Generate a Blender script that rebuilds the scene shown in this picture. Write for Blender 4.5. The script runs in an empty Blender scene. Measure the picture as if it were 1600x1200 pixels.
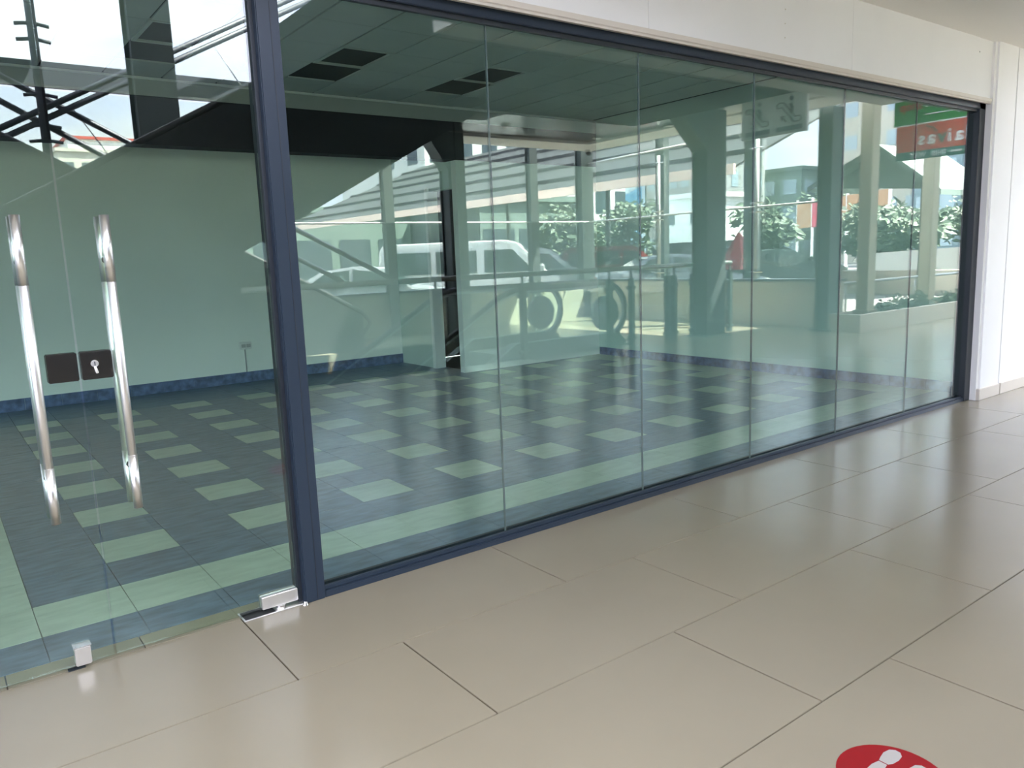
import bpy, bmesh, math, random
from mathutils import Vector, Matrix
random.seed(7)
scene = bpy.context.scene
COL = scene.collection
PI = math.pi

# ------------------------------------------------------------------ camera
cam_d = bpy.data.cameras.new('camera'); cam = bpy.data.objects.new('camera', cam_d); COL.objects.link(cam)
rt, up, fw = Vector((0.79725369, -0.6024475, -0.03799427)), Vector((0.1272763, 0.10623834, 0.98616133)), Vector((0.59007398, 0.79105652, -0.16137619))
cam.matrix_world = Matrix(((rt.x, up.x, -fw.x, 0.0), (rt.y, up.y, -fw.y, -3.0187), (rt.z, up.z, -fw.z, 1.38718), (0, 0, 0, 1)))
cam_d.sensor_fit = 'HORIZONTAL'; cam_d.sensor_width = 36.0; cam_d.lens = 1217.475 * 36.0 / 1600.0
cam_d.clip_start = 0.05; cam_d.clip_end = 600
scene.camera = cam

# ------------------------------------------------------------------ view + world + sun
scene.view_settings.view_transform = 'Standard'; scene.view_settings.look = 'None'
scene.view_settings.gamma = 1.0; scene.view_settings.use_curve_mapping = False
scene.view_settings.exposure = 1.0
SKY = 10.5
SUN = 62.0
w = bpy.data.worlds.new('sky'); scene.world = w; w.use_nodes = True
nt = w.node_tree; nt.nodes.clear()
tc = nt.nodes.new('ShaderNodeTexCoord'); mp = nt.nodes.new('ShaderNodeMapping'); mp.inputs['Scale'].default_value = (1, 1, 2.2)
nz = nt.nodes.new('ShaderNodeTexNoise'); nz.inputs['Scale'].default_value = 3.1; nz.inputs['Detail'].default_value = 7; nz.inputs['Roughness'].default_value = 0.55
cr = nt.nodes.new('ShaderNodeValToRGB')
cr.color_ramp.elements[0].position = 0.40; cr.color_ramp.elements[0].color = (0.60, 0.68, 0.98, 1)
cr.color_ramp.elements[1].position = 0.68; cr.color_ramp.elements[1].color = (1.0, 0.985, 0.955, 1)
bg = nt.nodes.new('ShaderNodeBackground'); bg.inputs['Strength'].default_value = SKY
wo = nt.nodes.new('ShaderNodeOutputWorld')
nt.links.new(tc.outputs['Generated'], mp.inputs['Vector']); nt.links.new(mp.outputs['Vector'], nz.inputs['Vector'])
nt.links.new(nz.outputs['Fac'], cr.inputs['Fac']); nt.links.new(cr.outputs['Color'], bg.inputs['Color']); nt.links.new(bg.outputs['Background'], wo.inputs['Surface'])
# cloudy sky: three times brighter overhead than at the horizon, all the way round
sx = nt.nodes.new('ShaderNodeSeparateXYZ'); mx_ = nt.nodes.new('ShaderNodeMath'); mx_.operation = 'MAXIMUM'; mx_.inputs[1].default_value = 0.0
ma = nt.nodes.new('ShaderNodeMath'); ma.operation = 'MULTIPLY_ADD'; ma.inputs[1].default_value = SKY * 0.667; ma.inputs[2].default_value = SKY * 0.333
nt.links.new(tc.outputs['Generated'], sx.inputs[0]); nt.links.new(sx.outputs['Z'], mx_.inputs[0]); nt.links.new(mx_.outputs[0], ma.inputs[0]); nt.links.new(ma.outputs[0], bg.inputs['Strength'])
sd = bpy.data.lights.new('sun', 'SUN'); sd.energy = SUN; sd.angle = math.radians(0.6); sd.color = (1.0, 0.96, 0.88)
sun = bpy.data.objects.new('sun', sd); COL.objects.link(sun)
sun_dir = Vector((-1.75, -1.2, -3.5)).normalized()
sun.rotation_euler = sun_dir.to_track_quat('-Z', 'Y').to_euler(); sun.location = (10, 5, 20)
scene.cycles.use_denoising = True
scene.cycles.max_bounces = 10; scene.cycles.diffuse_bounces = 5; scene.cycles.glossy_bounces = 5
scene.cycles.transparent_max_bounces = 24; scene.cycles.sample_clamp_indirect = 12.0
scene.cycles.caustics_reflective = False; scene.cycles.caustics_refractive = False

# ------------------------------------------------------------------ materials
MATS = {}
def mat(name, col, rough=0.6, metal=0.0, var=0.0, scale=4.0, spec=0.5, bump=0.0, stretch=(1, 1, 1), emit=None, coat=0.0):
    if name in MATS: return MATS[name]
    m = bpy.data.materials.new(name); m.use_nodes = True; n = m.node_tree; b = n.nodes['Principled BSDF']
    b.inputs['Base Color'].default_value = (*col, 1); b.inputs['Roughness'].default_value = rough; b.inputs['Metallic'].default_value = metal
    b.inputs['Specular IOR Level'].default_value = spec
    if coat: b.inputs['Coat Weight'].default_value = coat; b.inputs['Coat Roughness'].default_value = 0.05
    if var or bump:
        t = n.nodes.new('ShaderNodeTexCoord'); mpn = n.nodes.new('ShaderNodeMapping'); mpn.inputs['Scale'].default_value = stretch
        ge = n.nodes.new('ShaderNodeNewGeometry')
        q = n.nodes.new('ShaderNodeTexNoise'); q.inputs['Scale'].default_value = scale; q.inputs['Detail'].default_value = 5
        n.links.new(ge.outputs['Position'], mpn.inputs['Vector']); n.links.new(mpn.outputs['Vector'], q.inputs['Vector'])
        if var:
            r = n.nodes.new('ShaderNodeValToRGB')
            r.color_ramp.elements[0].position = 0.3; r.color_ramp.elements[1].position = 0.7
            r.color_ramp.elements[0].color = (*[max(0, c * (1 - var)) for c in col], 1)
            r.color_ramp.elements[1].color = (*[min(1, c * (1 + var)) for c in col], 1)
            n.links.new(q.outputs['Fac'], r.inputs['Fac']); n.links.new(r.outputs['Color'], b.inputs['Base Color'])
        if bump:
            bn = n.nodes.new('ShaderNodeBump'); bn.inputs['Strength'].default_value = bump; bn.inputs['Distance'].default_value = 0.01
            n.links.new(q.outputs['Fac'], bn.inputs['Height']); n.links.new(bn.outputs['Normal'], b.inputs['Normal'])
    MATS[name] = m; return m

def glass(name, tint, r0=0.06, power=5.0):
    m = bpy.data.materials.new(name); m.use_nodes = True; n = m.node_tree; n.nodes.clear()
    lw = n.nodes.new('ShaderNodeLayerWeight'); lw.inputs['Blend'].default_value = 0.5
    p = n.nodes.new('ShaderNodeMath'); p.operation = 'POWER'; p.inputs[1].default_value = power
    a = n.nodes.new('ShaderNodeMath'); a.operation = 'MULTIPLY_ADD'; a.inputs[1].default_value = 1 - r0; a.inputs[2].default_value = r0
    tr = n.nodes.new('ShaderNodeBsdfTransparent'); tr.inputs['Color'].default_value = (*tint, 1)
    gl = n.nodes.new('ShaderNodeBsdfGlossy'); gl.inputs['Roughness'].default_value = 0.0; gl.inputs['Color'].default_value = (0.98, 0.99, 1.0, 1)
    mx = n.nodes.new('ShaderNodeMixShader'); o = n.nodes.new('ShaderNodeOutputMaterial')
    n.links.new(lw.outputs['Facing'], p.inputs[0]); n.links.new(p.outputs[0], a.inputs[0]); n.links.new(a.outputs[0], mx.inputs['Fac'])
    n.links.new(tr.outputs[0], mx.inputs[1]); n.links.new(gl.outputs[0], mx.inputs[2]); n.links.new(mx.outputs[0], o.inputs['Surface'])
    MATS[name] = m; return m

M_GLASS = glass('storefront_glass', (0.905, 0.988, 0.948), 0.070)
M_DGLASS = glass('door_glass', (0.91, 0.982, 0.935), 0.070)
M_CLEAR = glass('balustrade_glass', (0.93, 0.97, 0.95), 0.03)
M_FRAME = mat('frame_paint', (0.017, 0.027, 0.042), 0.36, 0.0, spec=0.35)
M_FRAMED = mat('frame_gasket', (0.012, 0.016, 0.022), 0.45)
M_STEEL = mat('brushed_steel', (0.86, 0.84, 0.81), 0.36, 1.0)
M_SLEEVE = mat('polished_sleeve', (0.92, 0.90, 0.87), 0.30, 1.0)
M_CHROME = mat('chrome', (0.48, 0.46, 0.44), 0.16, 1.0)
M_TILE = mat('porcelain_tile', (0.255, 0.222, 0.160), 0.20, var=0.035, scale=1.6, spec=0.34, coat=0.0)
M_GROUT = mat('grout', (0.11, 0.085, 0.06), 0.9)
M_WHITE = mat('white_paint', (0.80, 0.785, 0.76), 0.55, var=0.02, scale=2)
M_TRIM = mat('cream_trim', (0.62, 0.56, 0.48), 0.5)
M_SOFFIT = mat('soffit_paint', (0.82, 0.80, 0.76), 0.7)
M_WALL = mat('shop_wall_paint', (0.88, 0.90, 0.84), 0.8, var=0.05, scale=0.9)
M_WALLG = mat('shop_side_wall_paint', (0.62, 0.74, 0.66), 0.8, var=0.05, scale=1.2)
M_SKIRT = mat('blue_skirting', (0.105, 0.145, 0.27), 0.4, var=0.45, scale=14)
M_DTILE = mat('dark_blue_tile', (0.100, 0.148, 0.215), 0.34, var=0.32, scale=7, stretch=(1.0, 3.2, 1))
M_LTILE = mat('pale_green_tile', (0.42, 0.49, 0.41), 0.34, var=0.12, scale=6, stretch=(1.0, 3.0, 1))
M_JOINT = mat('tile_joint', (0.03, 0.04, 0.045), 0.9)
M_CEIL = mat('ceiling_tile', (0.60, 0.61, 0.57), 0.9, var=0.03, scale=3)
M_CGRID = mat('ceiling_grid', (0.05, 0.055, 0.05), 0.8)
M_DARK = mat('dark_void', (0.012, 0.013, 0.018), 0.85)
M_BULK = mat('bulkhead_grey', (0.40, 0.41, 0.39), 0.8)
M_TROF = mat('troffer_reflector', (0.42, 0.42, 0.40), 0.4)
M_TUBE = mat('unlit_tube', (0.70, 0.70, 0.68), 0.4)
M_PLAST = mat('white_plastic', (0.75, 0.75, 0.72), 0.4)
M_RED = mat('sticker_red', (0.22, 0.006, 0.008), 0.6, spec=0.15)
M_PRINT = mat('sticker_white', (0.34, 0.32, 0.29), 0.5)
M_COLUMN = mat('column_paint', (0.045, 0.060, 0.058), 0.55)
M_DSTEEL = mat('dark_steel', (0.028, 0.033, 0.05), 0.5)
M_BEIGE = mat('beige_render', (0.52, 0.47, 0.38), 0.8, var=0.04, scale=2)
M_BEIGEC = mat('beige_column_paint', (0.33, 0.30, 0.21), 0.7)
M_RAIL = mat('handrail_steel', (0.34, 0.35, 0.32), 0.35, 0.6)
M_RUBBER = mat('black_rubber', (0.015, 0.015, 0.016), 0.5)
M_SILVER = mat('silver_profile', (0.62, 0.63, 0.63), 0.25, 1.0)
M_ANOD = mat('anodised_trim', (0.72, 0.74, 0.76), 0.4, 0.2)
M_CLAD = mat('escalator_cladding', (0.010, 0.012, 0.014), 0.75)
M_SLAB = mat('dark_soffit', (0.016, 0.018, 0.018), 0.9)
M_METALC = mat('metal_ceiling', (0.10, 0.11, 0.11), 0.22, 0.3)
M_ASPH = mat('asphalt', (0.20, 0.195, 0.185), 0.9, var=0.15, scale=1)
M_WTUBE = mat('white_tube', (0.80, 0.80, 0.78), 0.35)
M_EAVE = mat('eave_board', (0.95, 0.72, 0.60), 0.6)
M_DECK = mat('roof_deck', (0.022, 0.023, 0.021), 0.6)
M_LEAF = mat('leaf', (0.040, 0.070, 0.030), 0.6, var=0.5, scale=9)
M_BARK = mat('bark', (0.10, 0.075, 0.05), 0.9)
M_SOIL = mat('soil', (0.06, 0.045, 0.03), 0.95)

# ------------------------------------------------------------------ mesh helpers
class MB:
    """collects shapes; y is negated when mir=True (things standing on the open side of the walkway are entered with distance from the glass)"""
    def __init__(s, mir=False): s.v = []; s.f = []; s.mir = mir
    def add(s, vs, fs):
        o = len(s.v); s.v += [Vector(p) for p in vs]; s.f += [[i + o for i in f] for f in fs]; return s
    def box(s, x0, x1, y0, y1, z0, z1):
        return s.add([(x0, y0, z0), (x1, y0, z0), (x1, y1, z0), (x0, y1, z0), (x0, y0, z1), (x1, y0, z1), (x1, y1, z1), (x0, y1, z1)],
                     [(0, 3, 2, 1), (4, 5, 6, 7), (0, 1, 5, 4), (1, 2, 6, 5), (2, 3, 7, 6), (3, 0, 4, 7)])
    def prism(s, prof, y0, y1):                       # profile in x,z extruded along y
        n = len(prof)
        return s.add([(x, y0, z) for x, z in prof] + [(x, y1, z) for x, z in prof],
                     [list(range(n)), list(range(2 * n - 1, n - 1, -1))] + [(i, i + n, (i + 1) % n + n, (i + 1) % n) for i in range(n)])
    def prismx(s, prof, x0, x1):                      # profile in y,z extruded along x
        n = len(prof)
        return s.add([(x0, y, z) for y, z in prof] + [(x1, y, z) for y, z in prof],
                     [list(range(n)), list(range(2 * n - 1, n - 1, -1))] + [(i, i + n, (i + 1) % n + n, (i + 1) % n) for i in range(n)])
    def prismz(s, prof, z0, z1):
        n = len(prof)
        return s.add([(x, y, z0) for x, y in prof] + [(x, y, z1) for x, y in prof],
                     [list(range(n)), list(range(2 * n - 1, n - 1, -1))] + [(i, i + n, (i + 1) % n + n, (i + 1) % n) for i in range(n)])
    def tube(s, pts, r, n=10, closed=False):
        pts = [Vector(p) for p in pts]; k = len(pts); vs = []; fs = []
        ref = None
        for i, p in enumerate(pts):
            if closed: t = pts[(i + 1) % k] - pts[i - 1]
            else: t = pts[min(i + 1, k - 1)] - pts[max(i - 1, 0)]
            t.normalize()
            if ref is None:
                ref = Vector((0, 0, 1)) if abs(t.z) < 0.9 else Vector((1, 0, 0))
            a = t.cross(ref).normalized(); b = a.cross(t).normalized(); ref = b
            rr = r[i] if isinstance(r, (list, tuple)) else r
            for j in range(n):
                an = 2 * PI * j / n; vs.append(p + a * rr * math.cos(an) + b * rr * math.sin(an))
        for i in range(k if closed else k - 1):
            for j in range(n):
                a0 = i * n + j; a1 = i * n + (j + 1) % n; b0 = ((i + 1) % k) * n + j; b1 = ((i + 1) % k) * n + (j + 1) % n
                fs.append((a0, a1, b1, b0))
        if not closed: fs += [list(range(n - 1, -1, -1)), list(range((k - 1) * n, k * n))]
        return s.add(vs, fs)
    def disc(s, c, axis, r, h, n=24):
        c = Vector(c); ax = Vector(axis).normalized(); return s.tube([c - ax * h / 2, c + ax * h / 2], r, n)
    def build(s, name, m, parent=None, smooth=False, bevel=0.0, mats=None):
        me = bpy.data.meshes.new(name)
        vs = [(p.x, -p.y, p.z) if s.mir else (p.x, p.y, p.z) for p in s.v]
        me.from_pydata(vs, [], s.f); me.update()
        bm = bmesh.new(); bm.from_mesh(me); bmesh.ops.recalc_face_normals(bm, faces=bm.faces)
        if bevel:
            bmesh.ops.bevel(bm, geom=bm.edges[:], offset=bevel, segments=2, affect='EDGES', clamp_overlap=True)
        bm.to_mesh(me); bm.free()
        if smooth: me.polygons.foreach_set('use_smooth', [True] * len(me.polygons))
        me.materials.append(m)
        o = bpy.data.objects.new(name, me); COL.objects.link(o)
        if parent is not None: o.parent = parent; o.matrix_parent_inverse = parent.matrix_world.inverted() if False else Matrix.Identity(4)
        return o
def tag(o, label=None, cat=None, group=None, kind=None):
    if label: o['label'] = label
    if cat: o['category'] = cat
    if group: o['group'] = group
    if kind: o['kind'] = kind
    return o
def empty(name, label=None, cat=None, group=None, kind=None):
    o = bpy.data.objects.new(name, None); COL.objects.link(o); return tag(o, label, cat, group, kind)
def copy_piece(o, loc, parent):
    c = o.copy(); COL.objects.link(c); c.location = loc; c.parent = parent; return c
def text_mesh(name, body, size, m, parent, origin, xdir, ydir, depth=0.004, bold=0.0, align='LEFT', xs=1.0):
    cu = bpy.data.curves.new(name, 'FONT'); cu.body = body; cu.size = size; cu.extrude = depth / 2; cu.offset = bold; cu.align_x = align
    ob = bpy.data.objects.new(name + '_tmp', cu); COL.objects.link(ob)
    dg = bpy.context.evaluated_depsgraph_get(); me = bpy.data.meshes.new_from_object(ob.evaluated_get(dg))
    bpy.data.objects.remove(ob); bpy.data.curves.remove(cu)
    x = Vector(xdir); y = Vector(ydir); z = x.cross(y); o = Vector(origin)
    for v in me.vertices: p = v.co.copy(); v.co = o + x * p.x * xs + y * p.y + z * p.z
    me.materials.clear(); me.materials.append(m)
    t = bpy.data.objects.new(name, me); COL.objects.link(t); t.parent = parent; return t
def in_view(pts, mx=60):
    us = []; vs = []
    for p in pts:
        d = Vector(p) - cam.matrix_world.translation; zz = d.dot(fw)
        if zz < 0.1: zz = 0.1
        us.append(800 + 1217.5 * d.dot(rt) / zz); vs.append(600 - 1217.5 * d.dot(up) / zz)
    return max(us) > -mx and min(us) < 1600 + mx and max(vs) > -mx and min(vs) < 1200 + mx

# ================================================================== WALKWAY FLOOR (outside the shop)
floor = empty('floor', kind='structure', label='beige polished walkway floor of large staggered tiles')
f = MB(True); f.box(-10, 22, -0.06, 5.35, -0.30, -0.010); f.box(8.62, 12.2, 5.35, 10.2, -0.30, -0.010); f.build('tile_bed', M_GROUT, floor)
tile_me = MB(); g = 0.0022
tile_me.box(g, 1.2 - g, -0.6 + g, -g, -0.010, 0.0)
proto = tile_me.build('floor_tile', M_TILE, floor, bevel=0.0012)
first = True; rest = MB(True)
for row in range(9):
    y = -0.6 * row
    x0 = 0.854 + (0.4 if row % 2 else 0.0)
    for i in range(-9, 18):
        x = x0 + 1.2 * i
        if x > 20.6: continue
        if row < 5 and -2.2 < x < 9.4:
            if first: proto.location = (x, y, 0); first = False
            else: copy_piece(proto, (x, y, 0), floor)
        elif not (row == 8 and True):
            rest.box(x + g, x + 1.2 - g, -y + g, -y + 0.6 - g, -0.010, 0)
        else:
            rest.box(x + g, x + 1.2 - g, -y + g, 5.35, -0.010, 0)
for row in range(8):
    y = 5.35 + 0.6 * row
    for i in range(4):
        x = 8.62 + 0.9 * i; rest.box(x + g, min(x + 0.9, 12.2) - g, y + g, min(y + 0.6, 10.2) - g, -0.010, 0)
o = rest.build('far_floor_tiles', M_TILE, floor); tag(o, kind='stuff')
# threshold strip of beige tile inside the doors
XI = [-0.9, -0.42, 0.064, 0.50, 0.98, 1.45]
thr = None
for a, b in zip(XI, XI[1:]):
    q = MB(); q.box(a + g, b - g, 0.001, 0.115, -0.010, 0.0); q.build('threshold_tile', M_TILE, floor)
q = MB(); q.box(1.45, 7.3, 0.03, 0.10, -0.01, 0.0); q.build('threshold_strip', M_TILE, floor)

# ================================================================== SHOP FLOOR
sfloor = empty('floor_shop', kind='structure', label='shop floor of dark blue tiles with scattered pale green squares')
q = MB(); q.box(-9, 7.5, 0.0, 6.5, -0.30, -0.012); q.build('tile_bed', M_JOINT, sfloor)
S = 0.3425; GX = 0.205; GY = 0.118
j = 0.0016
YE = [0.118, 0.363] + [0.363 + 0.343 * k for k in range(1, 19)]
XE = [GX + S * k for k in range(-26, 20)] + [7.062, 7.46]
def tile_kind(ki, mi):
    if mi == 0: return 0
    if mi == 1: return 1 if ki >= -1 and ki <= 20 else 0
    if ki == -1: return 1
    if ki == 20: return 1
    if mi >= 17 and ki < 15: return 0
    if ki >= 1 and ki % 2 == 1 and mi % 2 == 1 and ki < 20: return 1
    return 0
cand = []
for mi in range(len(YE) - 1):
    for n in range(len(XE) - 1):
        ki = n - 26
        x0, x1, y0, y1 = XE[n], XE[n + 1], YE[mi], YE[mi + 1]
        if y0 > 6.45: continue
        if x0 > 5.3 and y0 > 4.85: continue
        vis = in_view([(x0, y0, 0), (x1, y0, 0), (x1, y1, 0), (x0, y1, 0)], 10)
        d = (Vector(((x0 + x1) / 2, (y0 + y1) / 2, 0)) - cam.location).length
        cand.append((0 if vis else 1, d, x0, x1, y0, min(y1, 6.45), tile_kind(ki, mi)))
cand.sort()
tile_protos = {}; rest = {0: MB(), 1: MB()}
for c, (nv, d, x0, x1, y0, y1, k) in enumerate(cand):
    if c < 295 and not nv:
        key = (round(x1 - x0, 3), round(y1 - y0, 3), k)
        if key not in tile_protos:
            q = MB(); q.box(j, x1 - x0 - j, j, y1 - y0 - j, -0.012, 0.0)
            o = q.build('pale_tile' if k else 'dark_tile', M_LTILE if k else M_DTILE, sfloor); o.location = (x0, y0, 0); tile_protos[key] = o
        else: copy_piece(tile_protos[key], (x0, y0, 0), sfloor)
    else: rest[k].box(x0 + j, x1 - j, y0 + j, y1 - j, -0.012, 0.0)
for k in (0, 1): tag(rest[k].build('far_pale_tiles' if k else 'far_dark_tiles', M_LTILE if k else M_DTILE, sfloor), kind='stuff')

# ================================================================== SHOP WALLS AND CEILING
def struct(name, mb, m, label, bevel=0.0):
    return tag(mb.build(name, m, bevel=bevel), label, kind='structure')
YB = 4.90; ZC = 3.12
struct('wall_back', MB().box(-9.2, 5.2, 6.45, 6.6, -0.3, 3.6), M_WALL, 'pale green back wall of the empty shop')
struct('wall_left', MB().box(-9.2, -9.0, -0.1, 6.45, -0.3, 3.6), M_WALL, 'left side wall of the empty shop')
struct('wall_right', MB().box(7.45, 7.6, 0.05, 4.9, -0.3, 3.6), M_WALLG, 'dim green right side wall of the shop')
wp = empty('wall_partition', kind='structure', label='pale partition block with a dark doorway in its side')
MB().box(5.2, 7.6, 4.90, 5.00, -0.3, 3.6).build('front_panel', M_WALL, wp)
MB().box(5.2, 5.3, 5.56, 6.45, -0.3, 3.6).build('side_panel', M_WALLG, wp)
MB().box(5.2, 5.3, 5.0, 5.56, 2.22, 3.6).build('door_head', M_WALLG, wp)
MB().box(5.17, 5.32, 5.53, 5.60, 0, 2.26).build('door_jamb', M_WALL, wp)
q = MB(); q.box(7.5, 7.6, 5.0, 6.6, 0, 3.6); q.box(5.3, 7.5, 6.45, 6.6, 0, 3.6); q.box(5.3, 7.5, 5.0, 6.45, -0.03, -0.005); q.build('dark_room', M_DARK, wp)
bm_ = empty('wall_bulkhead', kind='structure', label='ceiling bulkhead with a black band under a grey strip')
MB().box(-9.0, 5.2, YB - 0.004, YB + 0.22, 2.53, 2.96).build('black_band', M_DARK, bm_)
MB().box(5.2, 7.45, YB - 0.012, YB - 0.001, 2.53, 2.96).build('black_band', M_DARK, bm_)
MB().box(-9.0, 7.45, YB - 0.016, YB - 0.002, 2.96, ZC).build('grey_strip', M_BULK, bm_)
MB().box(-9.0, 7.45, YB - 0.04, YB - 0.016, ZC - 0.02, ZC).build('edge_bead', M_PLAST, bm_)
ceil = empty('ceiling', kind='structure', label='suspended tile ceiling of the shop')
MB().box(-9.0, 7.45, -0.0, 6.6, ZC + 0.012, ZC + 0.25).build('ceiling_slab', M_CGRID, ceil)
MB().box(-9.0, 5.2, YB + 0.22, 6.45, 2.95, 3.0).build('rear_soffit', M_DARK, ceil)
TROF = [(1.52, 3.40), (2.98, 3.40), (4.44, 3.40), (0.06, 3.40)]
CS = 0.487
pr = {}
yrows = [0.10 + 0.6 * k for k in range(8)]
def has_trof(x, y):
    return any(abs(x - tx) < 0.1 and abs(y - ty) < 0.35 for tx, ty in TROF)
for n in range(-20, 16):
    for y in yrows:
        x = 1.52 + CS * n; x1 = min(x + CS, 7.44)
        if x1 - x < 0.1: continue
        y1 = min(y + 0.6, YB - 0.045)
        if abs(y - 3.10) < 0.01: pass
        if has_trof(x, y + 0.0): continue
        key = (round(x1 - x, 3), round(y1 - y, 3))
        if key not in pr:
            o = MB().box(0.009, x1 - x - 0.009, 0.003, y1 - y - 0.003, ZC, ZC + 0.012).build('ceiling_panel', M_CEIL, ceil); o.location = (x, y, 0); pr[key] = o
        else: copy_piece(pr[key], (x, y, 0), ceil)
def troffer(x, y, label):
    t = empty('ceiling_light', label, 'ceiling light', 'unlit recessed lights of the shop ceiling')
    y0 = min(yrows, key=lambda a: abs(a - y)); w_, l_ = CS, 0.6
    q = MB(); q.box(0, 0.03, 0, l_, ZC - 0.004, ZC + 0.10); q.box(w_ - 0.03, w_, 0, l_, ZC - 0.004, ZC + 0.10); q.box(0.03, w_ - 0.03, 0, 0.03, ZC - 0.004, ZC + 0.10); q.box(0.03, w_ - 0.03, l_ - 0.03, l_, ZC - 0.004, ZC + 0.10)
    q.build('frame', M_CEIL, t)
    MB().box(0.03, w_ - 0.03, 0.03, l_ - 0.03, ZC + 0.09, ZC + 0.10).build('backing', M_DARK, t)
    for k in range(2): MB().box(0.09 + 0.17 * k, 0.15 + 0.17 * k, 0.05, l_ - 0.05, ZC + 0.02, ZC + 0.075).build('reflector', M_TROF, t, bevel=0.008)
    for k in range(2): MB().tube([(0.20 + 0.17 * k, 0.06, ZC + 0.05), (0.20 + 0.17 * k, l_ - 0.06, ZC + 0.05)], 0.013, 8).build('lamp_tube', M_TUBE, t)
    t.location = (x, y0, 0); return t
for (x, y), lb in zip(TROF, ['unlit recessed ceiling light seen through the door beside the mullion', 'unlit recessed ceiling light just right of the blue mullion', 'unlit recessed ceiling light behind the first glass joint', 'unlit recessed ceiling light over the entrance doors']):
    troffer(x, y, lb)
# skirting tiles
sk = empty('baseboard_back', kind='structure', label='blue tiled skirting along the back wall')
x = -2.0
k = 0
while x < 5.2:
    x1 = min(x + 0.34, 5.2)
    MB().box(x + 0.001, x1 - 0.001, 6.438, 6.449, 0.0, 0.125).build('skirting_tile', M_SKIRT, sk); x = x1
sk = empty('baseboard_right', kind='structure', label='dark blue skirting along the right wall')
y = 0.1
while y < 4.9:
    y1 = min(y + 0.34, 4.88)
    if y1 - y < 0.02: break
    MB().box(7.438, 7.449, y + 0.001, y1 - 0.001, 0.0, 0.10).build('skirting_tile', M_SKIRT, sk); y = y1
# socket with a cable duct
t = empty('wall_socket', 'white wall socket with a thin cable duct on the back wall', 'socket')
MB().box(2.98, 3.125, 6.42, 6.449, 0.40, 0.49).build('plate', M_PLAST, t, bevel=0.004)
MB().box(3.038, 3.05, 6.437, 6.449, 0.125, 0.40).build('cable_duct', M_BULK, t)
MB().box(3.0, 3.05, 6.416, 6.421, 0.425, 0.465).build('socket_face', M_TROF, t)
MB().box(3.06, 3.11, 6.416, 6.421, 0.425, 0.465).build('socket_face', M_TROF, t)

# ================================================================== STOREFRONT
win = empty('window_1', kind='structure', label='frameless shop window of tall glass panes in a dark blue frame')
GT = 0.010; ZT = 2.425
JX = [1.196, 2.176, 3.157, 4.152, 5.150, 6.145, 7.090]
for a, b in zip(JX, JX[1:]):
    MB().box(a + 0.002, b - 0.002, -GT / 2, GT / 2, 0.02, ZT + 0.01).build('glass_pane', M_GLASS, win)
M_SIL = mat('silicone', (0.10, 0.125, 0.12), 0.35)
for x in JX[1:-1]: MB().box(x - 0.0020, x + 0.0020, -GT / 2 - 0.0008, GT / 2 + 0.0008, 0.03, ZT).build('silicone_joint', M_SIL, win)
MB().box(1.196, 7.19, -0.045, 0.045, 0.0, 0.028).build('sill', M_FRAME, win, bevel=0.003)
MB().box(1.196, 7.09, -0.030, -0.012, 0.028, 0.045).build('sill_bead', M_FRAME, win, bevel=0.002)
MB().box(1.196, 7.09, 0.012, 0.030, 0.028, 0.045).build('sill_bead', M_FRAMED, win)
MB().box(1.196, 7.09, -0.011, 0.011, 0.026, 0.034).build('gasket', M_FRAMED, win)
MB().box(-9.0, 7.19, -0.050, 0.050, 2.432, 2.478).build('header', M_FRAME, win, bevel=0.003)
MB().box(1.196, 7.09, -0.030, -0.010, 2.412, 2.434).build('header_bead', M_FRAMED, win)
MB().box(1.108, 1.196, -0.050, 0.050, 0.0, 2.44).build('mullion', M_FRAME, win, bevel=0.004)
MB().box(1.160, 1.163, -0.0515, -0.0495, 0.01, 2.44).build('mullion_seam', M_FRAMED, win)
MB().box(1.092, 1.109, -0.018, 0.045, 0.0, 2.44).build('mullion_stop', M_FRAMED, win)
MB().box(7.088, 7.205, -0.050, 0.050, 0.0, 2.478).build('jamb', M_FRAMED, win, bevel=0.003)

def door(name, x0, x1, hx, label, hinge):
    d = empty(name, kind='structure', label=label)
    MB().box(x0, x1, -GT / 2, GT / 2, 0.012, 2.42).build('glass_leaf', M_DGLASS, d)
    h = empty('pull_handle'); h.parent = d
    for s in (-1, 1):
        q = MB(); q.tube([(hx, 0.050 * s, 0.555), (hx, 0.050 * s, 1.575)], 0.0145, 18); o = q.build('bar', M_STEEL, h, smooth=False)
        for p in o.data.polygons: p.use_smooth = len(p.vertices) == 4
    for z in (0.70, 1.43):
        MB().tube([(hx, -0.05, z), (hx, 0.05, z)], 0.008, 12).build('standoff', M_STEEL, h, smooth=True)
        for s in (-1, 1): MB().disc((hx, 0.009 * s, z), (0, 1, 0), 0.013, 0.008, 16).build('washer', M_CHROME, h)
    for s in (-1, 1):
        for za, zb_ in ((0.552, 0.745), (1.354, 1.578)):
            o = MB().tube([(hx, 0.050 * s, za), (hx, 0.050 * s, zb_)], 0.0155, 18).build('sleeve', M_SLEEVE, h)
            for p in o.data.polygons: p.use_smooth = len(p.vertices) == 4
    return d
d2 = door('door_2', 0.4035, 1.088, 0.525, 'right glass door leaf with steel pull bars', True)
d1 = door('door_1', -0.295, 0.3965, 0.267, 'left glass door leaf with steel pull bars', True)
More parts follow.
